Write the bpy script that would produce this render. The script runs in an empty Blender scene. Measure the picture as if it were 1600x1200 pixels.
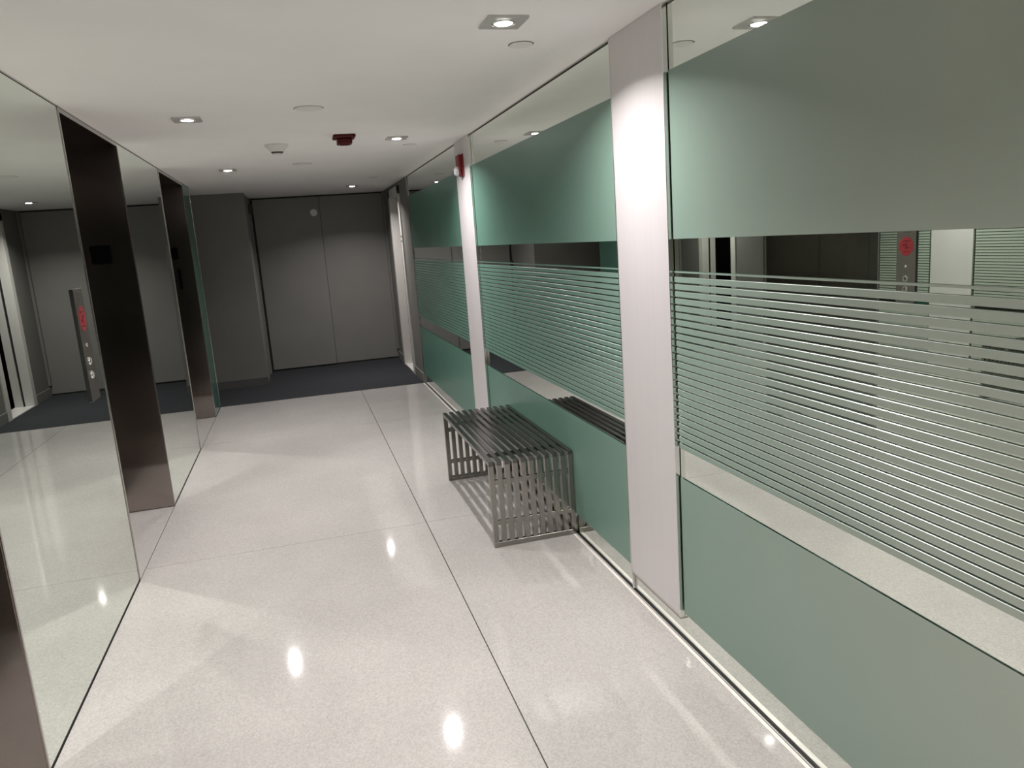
import bpy, bmesh, math, random
from mathutils import Vector, Matrix

random.seed(7)
sc = bpy.context.scene
col = sc.collection

# ------------------------------------------------------------------ camera, world, exposure
F_PX, YAW, PITCH, ROLL = 1189.1, 0.263483, 0.191443, -0.0721747
CAM_Z = 1.65


def make_camera():
    cy, sy = math.cos(YAW), math.sin(YAW)
    cp, sp = math.cos(PITCH), math.sin(PITCH)
    fwd = Vector((sy * cp, cy * cp, -sp))
    right = Vector((cy, -sy, 0))
    up = right.cross(fwd)
    cr, sr = math.cos(ROLL), math.sin(ROLL)
    r2 = right * cr + up * sr
    u2 = right * -sr + up * cr
    m = Matrix((r2, u2, -fwd)).transposed().to_4x4()
    m.translation = Vector((0, 0, CAM_Z))
    cd = bpy.data.cameras.new('camera')
    cd.sensor_width = 36
    cd.lens = F_PX / 1600 * 36
    cd.clip_start = .02
    cam = bpy.data.objects.new('camera', cd)
    cam.matrix_world = m
    col.objects.link(cam)
    sc.camera = cam


make_camera()
w = bpy.data.worlds.new('world')
sc.world = w
w.use_nodes = True
w.node_tree.nodes['Background'].inputs[0].default_value = (0, 0, 0, 1)
w.node_tree.nodes['Background'].inputs[1].default_value = 0

sc.view_settings.view_transform = 'Standard'
sc.view_settings.look = 'None'
sc.view_settings.exposure = 0.0
sc.view_settings.gamma = 1
sc.view_settings.use_curve_mapping = False
cy_ = sc.cycles
cy_.max_bounces = 16
cy_.diffuse_bounces = 6
cy_.glossy_bounces = 12
cy_.transmission_bounces = 6
cy_.sample_clamp_indirect = 12.0
cy_.sample_clamp_direct = 0
cy_.blur_glossy = 0.0
cy_.caustics_reflective = True
cy_.use_adaptive_sampling = False
cy_.use_denoising = True
cy_.denoiser = 'OPENIMAGEDENOISE'
cy_.use_guiding = True

LAMP_W = 20.5            # watts of every ceiling downlight
LAMP_COL = (1.0, 0.95, 0.945)
LAMPS = [(.820, 2.80), (-.470, 4.68), (.815, 5.72), (-.467, 7.39), (.805, 9.90),
         (-.470, 1.95), (.820, -.10), (-.470, -.80)]

# ------------------------------------------------------------------ layout
XL, XR, ZC = -.985, 1.337, 2.405
Y_BACK, Y_LOBBY, Y_SEG, Y_END = -2.6, 8.95, 10.14, 11.25
X_DOOR_L = -.50
DEPTH = .46              # depth of the elevator portals

# ------------------------------------------------------------------ materials


def nodes(name):
    m = bpy.data.materials.new(name)
    m.use_nodes = True
    nt = m.node_tree
    b = nt.nodes['Principled BSDF']
    return m, nt, b


def mat(name, color, rough=.5, metal=0., spec=.5, emit=None, estr=0, coat=0, noise=0, nscale=8, bump=0, bscale=200, stretch=(1, 1, 1), cr=.05):
    m, nt, b = nodes(name)
    b.inputs['Base Color'].default_value = (*color, 1)
    b.inputs['Roughness'].default_value = rough
    b.inputs['Metallic'].default_value = metal
    b.inputs['Specular IOR Level'].default_value = spec
    b.inputs['Coat Weight'].default_value = coat
    b.inputs['Coat Roughness'].default_value = cr
    if emit:
        b.inputs['Emission Color'].default_value = (*emit, 1)
        b.inputs['Emission Strength'].default_value = estr
    if noise or bump:
        tc = nt.nodes.new('ShaderNodeTexCoord')
        mp = nt.nodes.new('ShaderNodeMapping')
        mp.inputs['Scale'].default_value = stretch
        nt.links.new(tc.outputs['Object'], mp.inputs['Vector'])
    if noise:
        n = nt.nodes.new('ShaderNodeTexNoise')
        n.inputs['Scale'].default_value = nscale
        n.inputs['Detail'].default_value = 4
        nt.links.new(mp.outputs[0], n.inputs['Vector'])
        r = nt.nodes.new('ShaderNodeMapRange')
        r.inputs['From Min'].default_value = .3
        r.inputs['From Max'].default_value = .7
        r.inputs['To Min'].default_value = 1 - noise
        r.inputs['To Max'].default_value = 1 + noise
        nt.links.new(n.outputs['Fac'], r.inputs['Value'])
        mx = nt.nodes.new('ShaderNodeVectorMath')
        mx.operation = 'SCALE'
        mx.inputs[0].default_value = color
        nt.links.new(r.outputs[0], mx.inputs['Scale'])
        nt.links.new(mx.outputs[0], b.inputs['Base Color'])
    if bump:
        n2 = nt.nodes.new('ShaderNodeTexNoise')
        n2.inputs['Scale'].default_value = bscale
        n2.inputs['Detail'].default_value = 3
        nt.links.new(mp.outputs[0], n2.inputs['Vector'])
        bp = nt.nodes.new('ShaderNodeBump')
        bp.inputs['Strength'].default_value = bump
        bp.inputs['Distance'].default_value = .002
        nt.links.new(n2.outputs['Fac'], bp.inputs['Height'])
        nt.links.new(bp.outputs[0], b.inputs['Normal'])
    return m


def terrazzo():
    m, nt, b = nodes('polished_terrazzo')
    tc = nt.nodes.new('ShaderNodeTexCoord')
    big = nt.nodes.new('ShaderNodeTexNoise')
    big.inputs['Scale'].default_value = 1.3
    big.inputs['Detail'].default_value = 5
    nt.links.new(tc.outputs['Object'], big.inputs['Vector'])
    fine = nt.nodes.new('ShaderNodeTexVoronoi')
    fine.inputs['Scale'].default_value = 170
    nt.links.new(tc.outputs['Object'], fine.inputs['Vector'])
    ramp = nt.nodes.new('ShaderNodeValToRGB')
    e = ramp.color_ramp.elements
    e[0].position = 0
    e[0].color = (.365, .347, .328, 1)
    e[1].position = 1
    e[1].color = (.475, .456, .434, 1)
    k = e.new(.5)
    k.color = (.42, .401, .382, 1)
    nt.links.new(fine.outputs['Color'], ramp.inputs['Fac'])
    # rare dark flecks
    fl = nt.nodes.new('ShaderNodeTexVoronoi')
    fl.inputs['Scale'].default_value = 38
    nt.links.new(tc.outputs['Object'], fl.inputs['Vector'])
    lt = nt.nodes.new('ShaderNodeMath')
    lt.operation = 'LESS_THAN'
    lt.inputs[1].default_value = .085
    nt.links.new(fl.outputs['Distance'], lt.inputs[0])
    sep = nt.nodes.new('ShaderNodeSeparateColor')
    nt.links.new(fl.outputs['Color'], sep.inputs[0])
    gt = nt.nodes.new('ShaderNodeMath')
    gt.operation = 'GREATER_THAN'
    gt.inputs[1].default_value = .9
    nt.links.new(sep.outputs[0], gt.inputs[0])
    mu = nt.nodes.new('ShaderNodeMath')
    mu.operation = 'MULTIPLY'
    nt.links.new(lt.outputs[0], mu.inputs[0])
    nt.links.new(gt.outputs[0], mu.inputs[1])
    mu2 = nt.nodes.new('ShaderNodeMath')
    mu2.operation = 'MULTIPLY'
    mu2.inputs[1].default_value = .6
    nt.links.new(mu.outputs[0], mu2.inputs[0])
    mix = nt.nodes.new('ShaderNodeMixRGB')
    mix.inputs['Color2'].default_value = (.16, .145, .13, 1)
    nt.links.new(mu2.outputs[0], mix.inputs['Fac'])
    nt.links.new(ramp.outputs[0], mix.inputs['Color1'])
    mr = nt.nodes.new('ShaderNodeMapRange')
    mr.inputs['From Min'].default_value = .35
    mr.inputs['From Max'].default_value = .65
    mr.inputs['To Min'].default_value = .95
    mr.inputs['To Max'].default_value = 1.05
    nt.links.new(big.outputs['Fac'], mr.inputs['Value'])
    sc_ = nt.nodes.new('ShaderNodeVectorMath')
    sc_.operation = 'SCALE'
    nt.links.new(mix.outputs[0], sc_.inputs[0])
    nt.links.new(mr.outputs[0], sc_.inputs['Scale'])
    nt.links.new(sc_.outputs[0], b.inputs['Base Color'])
    b.inputs['Roughness'].default_value = .065
    b.inputs['Specular IOR Level'].default_value = .36
    return m


def brushed(name, color, rough, aniso):
    m, nt, b = nodes(name)
    b.inputs['Base Color'].default_value = (*color, 1)
    b.inputs['Metallic'].default_value = 1
    b.inputs['Roughness'].default_value = rough
    b.inputs['Anisotropic'].default_value = aniso
    g = nt.nodes.new('ShaderNodeNewGeometry')
    c = nt.nodes.new('ShaderNodeVectorMath')
    c.operation = 'CROSS_PRODUCT'
    c.inputs[1].default_value = (.02, .0, 1)
    nt.links.new(g.outputs['Normal'], c.inputs[0])
    nt.links.new(c.outputs[0], b.inputs['Tangent'])
    return m


def frosted():
    """acid-etched green glass: its tint deepens with the path length through the pane"""
    m, nt, b = nodes('frosted_green_glass')
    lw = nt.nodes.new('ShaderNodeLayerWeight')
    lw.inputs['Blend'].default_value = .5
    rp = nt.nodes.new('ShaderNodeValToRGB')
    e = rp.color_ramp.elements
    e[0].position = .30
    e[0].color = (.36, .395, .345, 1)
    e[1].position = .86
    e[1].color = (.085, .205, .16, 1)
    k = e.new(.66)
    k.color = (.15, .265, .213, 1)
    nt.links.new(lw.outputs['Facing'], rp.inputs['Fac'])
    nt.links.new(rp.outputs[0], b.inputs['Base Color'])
    b.inputs['Roughness'].default_value = .34
    b.inputs['Specular IOR Level'].default_value = .5
    return m


M = {
    'terrazzo': terrazzo(),
    'joint': mat('dark_floor_joint', (.05, .045, .04), .8),
    'sealant': mat('pale_edge_strip', (.78, .75, .70), .35, noise=.05, nscale=30),
    'carpet': mat('charcoal_carpet', (.038, .040, .044), .95, spec=.1, noise=.35, nscale=160, bump=.8, bscale=300),
    'ceiling': mat('matte_ceiling_paint', (.91, .90, .89), .85, spec=.2, noise=.015, nscale=3),
    'wall_grey': mat('warm_grey_wall_paint', (.20, .195, .18), .6, spec=.3, noise=.03, nscale=4),
    'door_grey': mat('grey_door_laminate', (.225, .22, .205), .45, spec=.4, noise=.03, nscale=3),
    'dark': mat('black_shadow_gap', (.01, .01, .01), .6),
    'mirror': mat('green_tinted_mirror', (.80, .86, .80), .0, 1.0),
    'mirror_clear': mat('silvered_band_mirror', (.84, .88, .83), .0, 1.0),
    'frost': frosted(),
    'green_glass': mat('dark_green_back_painted_glass', (.05, .15, .115), .08, spec=.6, noise=.03, nscale=3),
    'arris': mat('polished_glass_arris', (.46, .50, .46), .33, .8),
    'glass_edge': mat('dark_glass_edge', (.02, .05, .035), .2),
    'aluminium': mat('satin_aluminium', (.70, .668, .672), .45, .3, noise=.012, nscale=60, stretch=(1, 1, .008)),
    'chrome': mat('polished_edge_trim', (.80, .80, .78), .15, 1.0),
    'steel': brushed('brushed_stainless_steel', (.38, .34, .318), .13, 1.0),
    'steel_dark': brushed('dark_elevator_door_steel', (.20, .195, .175), .2, .9),
    'steel_trim': mat('stainless_face_trim', (.50, .475, .455), .22, 1.0),
    'bench': mat('satin_stainless_tube', (.30, .288, .265), .16, .95, noise=.04, nscale=40),
    'bench_top': mat('stainless_tube_dark_reflection', (.155, .152, .145), .2, .95, noise=.06, nscale=40),  # same steel, darkened to carry the dark reflection seen in the slat tops
    'white_paint': mat('white_door_frame_paint', (.66, .64, .60), .35, noise=.02, nscale=6),
    'stone': mat('white_threshold_stone', (.82, .80, .76), .3, noise=.04, nscale=20),
    'trim_grey': mat('grey_lamp_trim', (.62, .60, .58), .35, .4),
    'lens': mat('lit_lamp_lens', (1, 1, 1), .4, emit=(1.0, .97, .93), estr=45),
    'cover': mat('white_ceiling_cover', (.84, .82, .80), .5),
    'plastic': mat('white_plastic', (.74, .73, .70), .4),
    'red': mat('red_alarm_plastic', (.17, .004, .006), .35),
    'dark_red': mat('dark_red_alarm_plastic', (.085, .0015, .003), .4, spec=.3),
    'clear': mat('clear_strobe_lens', (.42, .42, .44), .08, spec=.8, coat=1),
    'black_glass': mat('black_indicator_glass', (.002, .002, .002), .6, spec=0),
    'plate': mat('brushed_call_plate', (.24, .225, .20), .32, .9, noise=.05, nscale=80, stretch=(1, 1, .05)),
    'red_print': mat('red_fire_notice_print', (.24, .018, .022), .5),
    'ink': mat('dark_print', (.06, .055, .05), .5),
    'button': mat('bright_button_ring', (.85, .85, .82), .2, 1.0),
    'rubber': mat('black_weather_seal', (.012, .012, .012), .7),
    'dark_metal': mat('dark_hinge_metal', (.07, .065, .06), .4, .8),
    'base': mat('dark_grey_baseboard', (.10, .10, .10), .5),
}

# ------------------------------------------------------------------ mesh helpers


def box(bm, x0, x1, y0, y1, z0, z1, bev=0):
    if x0 > x1: x0, x1 = x1, x0
    if y0 > y1: y0, y1 = y1, y0
    if z0 > z1: z0, z1 = z1, z0
    v = [bm.verts.new(p) for p in ((x0, y0, z0), (x1, y0, z0), (x1, y1, z0), (x0, y1, z0),
                                   (x0, y0, z1), (x1, y0, z1), (x1, y1, z1), (x0, y1, z1))]
    fs = [bm.faces.new([v[i] for i in q]) for q in ((0, 3, 2, 1), (4, 5, 6, 7), (0, 1, 5, 4), (1, 2, 6, 5), (2, 3, 7, 6), (3, 0, 4, 7))]
    if bev:
        es = list({e for f in fs for e in f.edges})
        bmesh.ops.bevel(bm, geom=es, offset=bev, segments=1, affect='EDGES')


def lathe(bm, prof, n=32, cx=0, cy=0, axis='z'):
    """prof = [(r, h), ...] about the axis"""
    rings = []
    for r, h in prof:
        if r < 1e-6:
            rings.append([bm.verts.new((cx, cy, h))])
        else:
            rings.append([bm.verts.new((cx + r * math.cos(2 * math.pi * k / n), cy + r * math.sin(2 * math.pi * k / n), h)) for k in range(n)])
    for a, b in zip(rings, rings[1:]):
        for k in range(n):
            k2 = (k + 1) % n
            if len(a) == 1 and len(b) == 1: continue
            if len(a) == 1: bm.faces.new((a[0], b[k], b[k2]))
            elif len(b) == 1: bm.faces.new((a[k], b[0], a[k2]))
            else: bm.faces.new((a[k], b[k], b[k2], a[k2]))
    bmesh.ops.recalc_face_normals(bm, faces=bm.faces)


def build(name, bm, m, parent=None, smooth=False, loc=None, rot=None):
    me = bpy.data.meshes.new(name)
    bm.normal_update()
    bm.to_mesh(me)
    bm.free()
    me.materials.append(M[m] if isinstance(m, str) else m)
    if smooth:
        for p in me.polygons: p.use_smooth = True
        me.set_sharp_from_angle(angle=math.radians(35))
    o = bpy.data.objects.new(name, me)
    col.objects.link(o)
    if parent is not None: o.parent = parent
    if loc is not None: o.location = loc
    if rot is not None: o.rotation_euler = rot
    return o


def bx(name, m, dims, parent=None, bev=0):
    bm = bmesh.new()
    box(bm, *dims, bev=bev)
    return build(name, bm, m, parent)


def empty(name, loc=(0, 0, 0), rot=(0, 0, 0)):
    o = bpy.data.objects.new(name, None)
    o.empty_display_size = .1
    o.location = loc
    o.rotation_euler = rot
    col.objects.link(o)
    return o


def tag(o, label, cat, group=None):
    o['label'] = label
    o['category'] = cat
    if group: o['group'] = group
    return o


def struct(o):
    o['kind'] = 'structure'
    return o


def copy_tree(o, parent=None):
    c = o.copy()
    col.objects.link(c)
    c.parent = parent
    for ch in list(o.children): copy_tree(ch, c)
    return c


# ------------------------------------------------------------------ floor
floor = struct(bx('floor', 'joint', (XL - DEPTH - .3, XR + .35, Y_BACK - .1, Y_END + .1, -.12, -.012)))
J = .0016
xs = [XL, .578, XR - .0245]
ys = [Y_BACK, -1.305, 1.522, 4.348, 7.176, Y_LOBBY]
for i in range(2):
    for j in range(5):
        x0 = xs[i] + J * 1.5; x1 = xs[i + 1] - (J * 1.5 if i == 0 else 0)
        bx('floor_slab', 'terrazzo', (x0, x1, ys[j] + J, ys[j + 1] - (J if j < 4 else 0), -.02, 0), floor)
# carpet of the cross corridor
bmc = bmesh.new()
box(bmc, -3.2, XR, Y_LOBBY + .004, Y_END + .02, -.02, .001)
carpet = build('floor', bmc, 'carpet')
struct(carpet)
bx('threshold_strip', 'joint', (XL, XR, Y_LOBBY - .001, Y_LOBBY + .005, -.02, .0015), carpet)

# ------------------------------------------------------------------ ceiling
ceiling = struct(bx('ceiling', 'ceiling', (-3.2, XR + .35, Y_BACK - .1, Y_END + .1, ZC, ZC + .12)))

# ------------------------------------------------------------------ right wall
wall_right = struct(bx('wall_right', 'dark', (XR + .0125, XR + .10, Y_BACK, Y_LOBBY, 0, ZC)))
ZB = dict(lo0=.118, lo1=.688, st0=.808, st1=1.482, up0=1.598, up1=2.180)
bays = [(-2.55, -.52), (-.045, 2.5625), (3.046, 5.648), (6.156, 8.905)]
MX = XR + .0052           # mirror silvering plane
N_ST, PER = 25, .0264


def stripe_mesh(y0, y1, h=.0196, c=.0013):
    """frosted glass strip whose upper front arris is polished"""
    pr = [(XR - .0008, 0), (XR + .0015, 0), (XR + .0015, h), (XR - .0008 + c, h), (XR - .0008, h - c)]
    me = bpy.data.meshes.new('glass_stripe')
    vs = [(x, y, z) for y in (y0, y1) for (x, z) in pr]
    n = len(pr)
    fs = [tuple(range(n)), tuple(reversed(range(n, 2 * n)))] + [(k, k + n, (k + 1) % n + n, (k + 1) % n) for k in range(n)]
    me.from_pydata(vs, [], fs)
    me.materials.append(M['frost'])
    me.materials.append(M['arris'])
    me.polygons[2 + 3].material_index = 1
    me.update()
    bm = bmesh.new()
    bm.from_mesh(me)
    bmesh.ops.recalc_face_normals(bm, faces=bm.faces)
    bm.to_mesh(me)
    bm.free()
    return me


for (y0, y1) in bays:
    g = .0025
    bay = bx('mirror_panel', 'mirror_clear', (MX, MX + .005, y0 + g, y1 - g, .0016, ZC - .007), wall_right)
    bx('frosted_band', 'frost', (XR, XR + .0015, y0 + g + .004, y1 - g - .004, ZB['lo0'], ZB['lo1']), bay)
    bx('frosted_band', 'frost', (XR, XR + .0015, y0 + g + .004, y1 - g - .004, ZB['up0'], ZB['up1']), bay)
    me = stripe_mesh(y0 + g + .012, y1 - g - .004)
    top = bx('glass_stripe', 'frost', (XR, XR + .0015, y0 + g + .012, y1 - g - .004, ZB['st1'] - .006, ZB['st1']), bay)
    for k in range(N_ST):
        o = bpy.data.objects.new('glass_stripe', me)
        o.location = (0, 0, ZB['st0'] + k * PER)
        col.objects.link(o)
        o.parent = bay
# satin columns with mirror skirting under them
cols = [(-.500, -.050), (3.030, 2.570), (6.140, 5.655)]
for (a, b_) in cols:
    y0, y1 = min(a, b_), max(a, b_)
    bx('mirror_panel', 'mirror_clear', (MX, MX + .005, y0 - .010, y1 + .010, .0016, .16), wall_right)
    c = bx('column_cladding', 'aluminium', (XR - .012, XR + .006, y0, y1, .105, ZC - .001), wall_right, bev=.001)
    bx('edge_trim', 'chrome', (XR - .0145, XR + .004, y0 - .005, y0, .098, ZC - .001), c)
    bx('edge_trim', 'chrome', (XR - .0145, XR + .004, y1, y1 + .005, .098, ZC - .001), c)
    bx('edge_trim', 'chrome', (XR - .0145, XR - .004, y0, y1, .101, .105), c)  # bright strip drawn as the highlight along the column lip
    bx('lip_shadow_strip', 'steel', (XR - .0115, XR + .004, y0, y1, .088, .101), c)  # brown strip drawn as the shadow under the column lip
    bx('edge_trim', 'aluminium', (XR - .006, XR + .004, y1 + .007, y1 + .014, .01, ZC - .001), c)
# wall top shadow gap and base channel
tr = struct(bx('trim_1', 'steel_trim', (XR - .004, XR + .012, Y_BACK, Y_LOBBY, ZC - .0065, ZC - .0005)))
tr2 = struct(bx('trim_2', 'sealant', (XR - .0245, XR - .0105, Y_BACK, Y_LOBBY, -.012, .0012)))
bx('channel_lip', 'dark', (XR - .0105, XR - .0085, Y_BACK, Y_LOBBY, -.012, .0005), tr2)
bx('channel_lip', 'trim_grey', (XR - .0085, XR - .0035, Y_BACK, Y_LOBBY, -.012, .003), tr2)
bx('channel_lip', 'dark', (XR - .0035, XR + .0045, Y_BACK, Y_LOBBY, -.012, .0015), tr2)

# right wall of the carpeted end
wr2 = struct(empty('wall_right', (0, 0, 0)))
YD0, YD1 = 9.72, 10.50       # opening of the side doorway
ZD = 2.26
bx('plaster_wall', 'wall_grey', (XR, XR + .16, Y_LOBBY - .001, YD0 - .012, 0, ZC), wr2)
bx('plaster_wall', 'wall_grey', (XR, XR + .16, YD1 + .012, Y_END, 0, ZC), wr2)
bx('plaster_wall', 'wall_grey', (XR, XR + .16, YD0 - .012, YD1 + .012, ZD + .012, ZC), wr2)
bx('corner_bead', 'steel_trim', (XR - .003, XR + .002, Y_LOBBY - .045, Y_LOBBY - .001, 0, ZC - .001), wr2)
bb = struct(bx('baseboard_right', 'wall_grey', (XR - .014, XR, Y_LOBBY + .002, YD0 - .125, 0, .115), bev=.003))
bb2 = struct(bx('baseboard_right', 'wall_grey', (XR - .014, XR, YD1 + .125, Y_END - .002, 0, .115), bev=.003))
# doorway
d5 = struct(empty('door_5', (0, 0, 0)))
for (a, b_) in ((YD0 - .115, YD0), (YD1, YD1 + .115)):
    bx('door_casing', 'white_paint', (XR - .018, XR + .001, a, b_, 0, ZD + .10), d5, bev=.002)
bx('door_casing', 'white_paint', (XR - .018, XR + .001, YD0 - .115, YD1 + .115, ZD, ZD + .10), d5, bev=.002)
bx('door_jamb', 'white_paint', (XR, XR + .24, YD0 - .012, YD0, 0, ZD), d5)
bx('door_jamb', 'white_paint', (XR, XR + .24, YD1, YD1 + .012, 0, ZD), d5)
bx('door_jamb', 'white_paint', (XR, XR + .24, YD0 - .012, YD1 + .012, ZD, ZD + .012), d5)
bx('door_stop', 'rubber', (XR + .085, XR + .10, YD1 - .012, YD1, .0, ZD), d5)
bx('threshold', 'stone', (XR - .01, XR + .22, YD0, YD1, -.012, .014), d5, bev=.003)
leaf = bx('door_leaf', 'black_glass', (XR + .20, XR + .24, YD0, YD1, .02, ZD), d5)
bx('strike_plate', 'dark_metal', (XR - .024, XR - .018, YD0 - .10, YD0 - .06, 1.735, 1.750), d5)
bx('strike_plate', 'dark_metal', (XR - .024, XR - .018, YD0 - .10, YD0 - .06, 1.680, 1.695), d5)

# ------------------------------------------------------------------ end wall with double doors
wf = struct(empty('wall_front', (0, 0, 0)))
bx('plaster_wall', 'wall_grey', (X_DOOR_L, XR + .1, Y_END + .03, Y_END + .15, 0, ZC), wf)
bx('plaster_wall', 'wall_grey', (-3.2, X_DOOR_L, Y_SEG, Y_SEG + .03, 0, ZC), wf)
bx('plaster_wall', 'wall_grey', (X_DOOR_L - .03, X_DOOR_L, Y_SEG + .03, Y_END + .03, 0, ZC), wf)
struct(bx('baseboard_front', 'base', (-3.2, X_DOOR_L + .008, Y_SEG - .010, Y_SEG, 0, .105), bev=.002))
d1 = struct(empty('door_1', (0, 0, 0)))
lf = bx('door_leaf', 'door_grey', (X_DOOR_L + .045, .428, Y_END - .018, Y_END + .026, .022, ZC - .022), d1, bev=.002)
bm = bmesh.new()
lathe(bm, [(0, .016), (.030, .016), (.046, .010), (.050, 0)], 28)
build('door_disc', bm, 'plastic', lf, smooth=True, loc=(.345, Y_END - .018, 2.168), rot=(math.radians(90), 0, 0))
lf2 = bx('door_leaf', 'door_grey', (.432, XR - .004, Y_END + .002, Y_END + .028, .022, ZC - .016), d1, bev=.002)
bx('door_stop', 'rubber', (X_DOOR_L, XR, Y_END - .004, Y_END + .03, ZC - .020, ZC - .002), d1)
bx('door_frame', 'wall_grey', (X_DOOR_L, X_DOOR_L + .018, Y_END - .20, Y_END + .026, 0, ZC - .001), d1)
bx('weather_seal', 'rubber', (X_DOOR_L + .012, X_DOOR_L + .030, Y_END - .030, Y_END + .01, .10, ZC - .03), d1)
bx('weather_seal', 'rubber', (X_DOOR_L + .020, X_DOOR_L + .042, Y_END - .014, Y_END + .02, .02, ZC - .03), d1)
bx('door_frame', 'wall_grey', (XR - .030, XR, Y_END - .045, Y_END + .001, .14, ZC - .012), d1)
cl = bx('door_closer', 'dark_metal', (X_DOOR_L, X_DOOR_L + .045, Y_END - .34, Y_END - .18, 2.19, 2.31), d1, bev=.004)
bx('closer_arm', 'dark_metal', (X_DOOR_L + .02, X_DOOR_L + .05, Y_END - .19, Y_END - .02, 2.235, 2.25), cl)
bx('latch', 'dark_metal', (X_DOOR_L + .018, X_DOOR_L + .038, Y_END - .10, Y_END - .03, 1.19, 1.29), d1, bev=.003)
bx('latch', 'dark_metal', (X_DOOR_L + .018, X_DOOR_L + .034, Y_END - .07, Y_END - .03, .56, .64), d1, bev=.003)

# far closing walls, out of the picture
struct(bx('wall_back', 'wall_grey', (XL - DEPTH - .2, XR + .1, Y_BACK - .1, Y_BACK, 0, ZC)))

# ------------------------------------------------------------------ left wall
wall_left = struct(empty('wall_left', (0, 0, 0)))
# solid cores behind the mirrors, full portal depth
segs = [(Y_BACK, -.10 - .02), (-.10, 1.36), (2.61, 4.20), (5.445, 7.00), (8.42, 8.955)]
segs = [(Y_BACK, 1.36), (2.61, 4.20), (5.445, 7.00), (8.42, 8.955)]
for k, (a, b_) in enumerate(segs):
    if k < 3:
        bx('wall_core', 'dark', (XL - DEPTH - .10, XL - .009, a + .006, b_ - .006, 0, ZC), wall_left)
        p = bx('mirror_panel', 'mirror', (XL - .008, XL, a + .014, b_ - .014, .012, ZC - .007), wall_left)
        for (t0, t1) in ((a, a + .011), (b_ - .011, b_)):
            bx('edge_trim', 'steel_trim', (XL - .012, XL + .004, t0, t1, .003, ZC - .001), p)
            
        bx('edge_trim', 'dark', (XL - .010, XL - .001, b_ - .0135, b_ - .0115, .003, ZC - .001), p)
        bx('base_channel', 'dark', (XL - .010, XL - .0005, a, b_, -.012, .011), p)
    else:
        bx('wall_core', 'wall_grey', (XL - DEPTH - .10, XL - .009, a + .006, b_ - .004, 0, ZC), wall_left)
        p = bx('glass_panel', 'green_glass', (XL - .008, XL, a + .010, b_ - .006, .012, ZC - .003), wall_left)
        bx('edge_trim', 'chrome', (XL - .010, XL + .003, a, a + .007, .003, ZC - .001), p)
        bx('edge_trim', 'chrome', (XL - .010, XL + .002, b_ - .005, b_, .003, ZC - .001), p)
        bx('base_channel', 'dark', (XL - .010, XL - .0005, a, b_, -.012, .011), p)
struct(bx('wall_left', 'wall_grey', (-3.2, XL - DEPTH - .10, Y_LOBBY - .10, Y_LOBBY, 0, ZC)))
struct(bx('wall_left', 'wall_grey', (-3.3, -3.2, Y_LOBBY - .10, Y_SEG + .03, 0, ZC)))
struct(bx('trim_3', 'steel_trim', (XL - .012, XL + .004, Y_BACK, Y_LOBBY, ZC - .0065, ZC - .0005)))

# elevator portals
portals = [(1.36, 2.61), (4.20, 5.445), (7.00, 8.42)]
for n, (a, b_) in enumerate(portals):
    d = struct(empty('door_%d' % (n + 2), (0, 0, 0)))
    XD = XL - DEPTH
    bx('portal_jamb', 'steel', (XD, XL - .0005, a - .006, a + .004, .004, ZC - .004), d)
    bx('portal_jamb', 'steel', (XD, XL - .0005, b_ - .004, b_ + .006, .004, ZC - .004), d)
    bx('portal_soffit', 'steel', (XD, XL - .0005, a + .004, b_ - .004, ZC - .010, ZC - .0002), d)
    bx('face_trim', 'steel_trim', (XL - .004, XL + .004, a, b_, ZC - .030, ZC - .010), d)
    ym = (a + b_) / 2
    bx('door_panel', 'steel_dark', (XD - .03, XD, a + .06, ym - .002, .012, ZC - .20), d)
    bx('door_panel', 'steel_dark', (XD - .03, XD, ym + .002, b_ - .06, .012, ZC - .20), d)
    bx('door_header', 'steel', (XD - .03, XD + .006, a + .004, b_ - .004, ZC - .20, ZC - .010), d)
    bx('door_frame', 'steel_dark', (XD - .03, XD + .006, a + .004, a + .06, .004, ZC - .20), d)
    bx('door_frame', 'steel_dark', (XD - .03, XD + .006, b_ - .06, b_ - .004, .004, ZC - .20), d)
    bx('shaft_wall', 'dark', (XD - .10, XD - .03, a, b_, 0, ZC), d)
    bx('door_sill', 'steel_trim', (XD, XD + .05, a + .004, b_ - .004, -.012, .002), d)
    bx('floor_slab', 'terrazzo', (XD + .05, XL - J, a + .004, b_ - .004, -.02, 0), d)

# ------------------------------------------------------------------ call station and floor indicators
cp_ = tag(empty('elevator_call_panel', (XL, 3.955, 1.03)), 'tall steel elevator call plate with red fire notice, mounted on the left mirror', 'call panel')
bx('face_plate', 'plate', (0.001, .008, -.078, .078, 0, .525), cp_, bev=.001)
bx('side_casing', 'dark', (0.0, .0085, -.081, -.0785, .002, .523), cp_)
bm = bmesh.new()
ring = [bm.verts.new((0, .062 * math.cos(math.pi / 8 + k * math.pi / 4), .062 * math.sin(math.pi / 8 + k * math.pi / 4))) for k in range(8)]
bm.faces.new(ring)
r = bmesh.ops.extrude_face_region(bm, geom=bm.faces[:])
for v in [g for g in r['geom'] if isinstance(g, bmesh.types.BMVert)]: v.co.x += .001
bmesh.ops.recalc_face_normals(bm, faces=bm.faces)
nt_ = build('fire_notice', bm, 'red_print', cp_, loc=(.008, 0, .385))
bm = bmesh.new()
for (y0, y1, z0, z1) in ((-.030, .030, .030, .034), (-.024, .024, -.036, -.032), (-.004, .004, -.02, .02), (-.022, -.010, -.012, -.004), (.010, .026, .004, .012)):
    box(bm, 0, .0004, y0, y1, z0, z1)
build('notice_marks', bm, 'dark_red', nt_, loc=(.0011, 0, 0))
bm = bmesh.new()
for k in range(4):
    box(bm, .0081, .0084, -.035, .035 - .012 * (k % 2), .500 - k * .011, .504 - k * .011)
build('printed_lines', bm, 'ink', cp_)
bm = bmesh.new()
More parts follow.
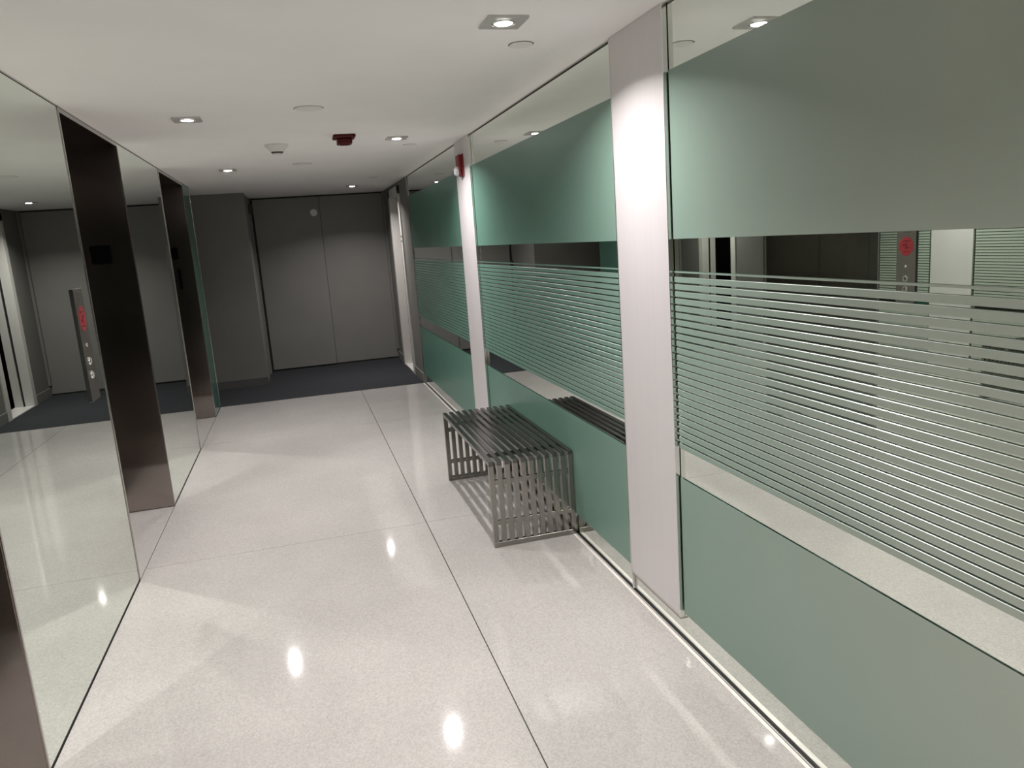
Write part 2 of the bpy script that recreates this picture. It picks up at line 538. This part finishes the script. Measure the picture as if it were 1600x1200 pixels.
lathe(bm, [(0, .004), (.007, .004), (.009, .002), (.009, 0)], 16)
build('key_switch', bm, 'button', cp_, True, (.008, 0, .262), (0, math.radians(90), 0))
for z in (.185, .120):
    bm = bmesh.new()
    lathe(bm, [(.012, .002), (.013, .005), (.0175, .005), (.019, 0)], 20)
    b = build('call_button', bm, 'button', cp_, True, (.008, 0, z), (0, math.radians(90), 0))
    bm = bmesh.new()
    lathe(bm, [(0, .0035), (.012, .003), (.012, 0)], 20)
    build('button_cap', bm, 'plate', b, True)
for (yj, lab) in ((5.441, 'black square floor indicator on the nearer steel elevator jamb'), (8.416, 'black square floor indicator on the farther steel elevator jamb')):
    ind = tag(empty('floor_indicator', (-1.172, yj, 1.660)), lab, 'indicator', 'floor indicators on the elevator jambs')
    bx('indicator_case', 'black_glass', (-.060, .060, -.007, 0, 0, .116), ind, bev=.001)
    bx('indicator_screen', 'black_glass', (-.048, .048, -.008, -.007, .014, .102), ind)
ln = tag(empty('jamb_strip', (-1.128, 8.416, 1.36)), 'slim black vertical strip on the farther steel elevator jamb', 'bar')  # slim black box on the jamb with a thin bright edge
bx('strip_case', 'black_glass', (-.016, .016, -.010, 0, 0, .20), ln, bev=.002)
bx('strip_edge', 'chrome', (-.019, -.016, -.010, 0, .05, .15), ln)

# ------------------------------------------------------------------ bench
bench = tag(empty('slatted_bench', (1.0975, 4.437, 0)), 'low stainless steel slatted bench standing against the green glass wall', 'bench')
HX, HY, HZ = .2365, .650, .486
NB, TW = 11, .027
pitch = (2 * HX - TW) / (NB - 1)
T = .026
b0 = None
for k in range(NB):
    x = -HX + TW / 2 + k * pitch
    if b0 is None:
        bm = bmesh.new(); box(bm, -TW / 2, TW / 2, -HY, HY, HZ - T, HZ, bev=.0016); b0 = build('top_slat', bm, 'bench_top', bench, loc=(x, 0, 0))
        bm = bmesh.new(); box(bm, -TW / 2, TW / 2, -HY, -HY + T, .026, HZ - T + .0005, bev=.0012); l0 = build('leg_slat', bm, 'bench', bench, loc=(x, 0, 0))
        bm = bmesh.new(); box(bm, -TW / 2, TW / 2, HY - T, HY, .026, HZ - T + .0005, bev=.0012); l1 = build('leg_slat', bm, 'bench', bench, loc=(x, 0, 0))
    else:
        for src in (b0, l0, l1):
            c = src.copy(); col.objects.link(c); c.parent = bench; c.location = (x, 0, 0)
for s in (-1, 1):
    y0, y1 = (-HY, -HY + T) if s < 0 else (HY - T, HY)
    bx('floor_rail', 'bench', (-HX, HX, y0 - .001, y1 + .001, 0, .030), bench, bev=.0015)
    yi0, yi1 = (-HY + .004, -HY + T - .002) if s < 0 else (HY - T + .002, HY - .004)
    bx('cross_rail', 'bench', (-HX + .01, HX - .01, yi0, yi1, .125, .150), bench, bev=.0015)
    bx('cross_rail', 'bench', (-HX + .01, HX - .01, yi0, yi1, .352, .378), bench, bev=.0015)
for y in (-.42, .42):
    bx('cross_rail', 'bench', (-HX + .01, HX - .01, y - .012, y + .012, HZ - T - .018, HZ - T), bench)

# ------------------------------------------------------------------ ceiling fittings


def square_ring(bm, half, r, z0, z1, n=32):
    """square plate with a round hole"""
    def sq(a):
        c, s = math.cos(a), math.sin(a)
        k = half / max(abs(c), abs(s))
        return c * k, s * k
    L = []
    for (fn, z) in ((lambda a: sq(a), z1), (lambda a: sq(a), z0), (lambda a: (r * math.cos(a), r * math.sin(a)), z0), (lambda a: (r * math.cos(a), r * math.sin(a)), z1)):
        L.append([bm.verts.new((*fn(2 * math.pi * (k + .5) / n + math.pi / 4 - math.pi / n), z)) for k in range(n)])
    for a, b in zip(L, L[1:] + L[:1]):
        for k in range(n):
            k2 = (k + 1) % n
            bm.faces.new((a[k], b[k], b[k2], a[k2]))
    bmesh.ops.recalc_face_normals(bm, faces=bm.faces)


def make_downlight():
    t = empty('ceiling_downlight', (0, 0, 0))
    bm = bmesh.new(); square_ring(bm, .074, .045, -.009, -.0002)
    build('lamp_trim', bm, 'trim_grey', t)
    bm = bmesh.new(); lathe(bm, [(.0445, -.0095), (.0445, -.001), (.0330, -.0015), (.0330, -.0095)], 32)
    build('lamp_bezel', bm, 'trim_grey', t, True)
    bm = bmesh.new(); lathe(bm, [(0, -.0135), (.018, -.0128), (.028, -.0108), (.032, -.0085), (.032, -.0010)], 32)
    build('lamp_lens', bm, 'lens', t, True)
    ld = bpy.data.lights.new('lamp_beam', 'AREA')
    ld.shape = 'DISK'
    ld.size = .040
    ld.spread = math.radians(138)
    ld.energy = LAMP_W
    ld.color = LAMP_COL
    lo = bpy.data.objects.new('lamp_beam', ld)
    lo.location = (0, 0, -.0145)
    lo.parent = t
    col.objects.link(lo)
    return t


proto = make_downlight()
lab = {0: 'square recessed downlight nearest the camera, beside the near satin column',
       1: 'square recessed downlight on the left, before the nearer elevator portal',
       2: 'square recessed downlight on the right, close to the red ceiling alarm',
       3: 'square recessed downlight on the left, before the farther elevator portal',
       4: 'small square downlight farthest away, over the dark carpet',
       5: 'square recessed downlight on the left side behind the camera position',
       6: 'square recessed downlight on the right side behind the camera position',
       7: 'square recessed downlight at the back left corner behind the camera'}
for i, (x, y) in enumerate(LAMPS):
    t = proto if i == 0 else copy_tree(proto)
    t.location = (x, y, ZC)
    tag(t, lab[i], 'ceiling lamp', 'square ceiling downlights')


def disc_fitting(name, r, label, cat, group, loc, src=None):
    if src is None:
        t = empty(name)
        bm = bmesh.new(); lathe(bm, [(r, 0), (r, -.003), (r * .90, -.006), (r * .86, -.006)], 36)
        build('cover_rim', bm, 'cover', t, True)
        bm = bmesh.new(); lathe(bm, [(r * .86, -.003), (r * .84, -.007), (0, -.008)], 36)
        build('cover_plate', bm, 'cover', t, True)
        bm = bmesh.new(); lathe(bm, [(r + .004, -.0002), (r + .004, -.0010), (r - .004, -.0012)], 36)
        build('shadow_ring', bm, 'ink', t, True)
    else:
        t = copy_tree(src)
    t.location = loc
    return tag(t, label, cat, group)


s0 = disc_fitting('sprinkler_cover', .048, 'small round sprinkler cover beside the downlight nearest the camera', 'sprinkler cover', 'round sprinkler covers', (.982, 3.123, ZC))
disc_fitting('sprinkler_cover', .048, 'small round sprinkler cover just beyond the middle right downlight', 'sprinkler cover', 'round sprinkler covers', (.973, 6.150, ZC), s0)
disc_fitting('sprinkler_cover', .048, 'small round sprinkler cover at the end of the ceiling, above the carpet edge', 'sprinkler cover', 'round sprinkler covers', (.970, 8.900, ZC), s0)
s1 = disc_fitting('ceiling_speaker', .076, 'larger round flush cover in mid ceiling, the nearer of two', 'ceiling speaker', 'round flush ceiling speakers', (.174, 4.444, ZC))
disc_fitting('ceiling_speaker', .076, 'larger round flush cover in mid ceiling, the farther, beyond the smoke detector', 'ceiling speaker', 'round flush ceiling speakers', (.171, 7.184, ZC), s1)

sd = tag(empty('smoke_detector', (-.022, 5.87, ZC)), 'white tapered smoke detector on the ceiling', 'smoke detector')
bm = bmesh.new(); lathe(bm, [(.082, 0), (.083, -.008), (.076, -.014), (.062, -.030)], 32); build('detector_base', bm, 'plastic', sd, True)
bm = bmesh.new(); lathe(bm, [(.062, -.029), (.050, -.044), (.044, -.050)], 32); build('detector_body', bm, 'plastic', sd, True)
bm = bmesh.new(); lathe(bm, [(.044, -.049), (.036, -.060), (.034, -.061)], 32); build('detector_vent', bm, 'ink', sd, True)
bm = bmesh.new(); lathe(bm, [(.035, -.060), (.035, -.065), (0, -.067)], 32); build('detector_cap', bm, 'plastic', sd, True)
bx('detector_mark', 'ink', (-.018, .006, -.0800, -.0775, -.010, -.008), sd)

ra = tag(empty('ceiling_alarm', (.428, 5.52, ZC)), 'dark red square fire alarm unit under the ceiling', 'fire alarm')
bx('alarm_plate', 'dark_red', (-.075, .075, -.075, .075, -.022, 0), ra, bev=.006)
bx('alarm_body', 'dark_red', (-.050, .050, -.050, .050, -.060, -.022), ra, bev=.005)
bx('alarm_window', 'dark_red', (-.030, .030, -.022, .022, -.066, -.060), ra, bev=.003)

ws = tag(empty('wall_strobe', (XR - .012, 5.905, 2.125)), 'red fire strobe with clear lens high on the far satin column', 'fire alarm')
bx('strobe_plate', 'red', (-.012, 0, -.056, .062, 0, .165), ws, bev=.003)
bx('strobe_body', 'red', (-.040, -.012, -.050, .055, .045, .160), ws, bev=.006)
bx('strobe_base', 'dark_red', (-.030, -.012, -.045, .040, .004, .045), ws, bev=.004)
bm = bmesh.new(); lathe(bm, [(.038, 0), (.037, .014), (.028, .028), (.014, .036), (0, .038)], 24)
build('strobe_lens', bm, 'clear', ws, True, (-.034, .012, .040), (0, math.radians(-90), 0))
bm = bmesh.new(); lathe(bm, [(.016, .024), (.018, .037), (.010, .043), (0, .044)], 16)
build('strobe_tube', bm, 'chrome', ws, True, (-.034, .012, .040), (0, math.radians(-90), 0))
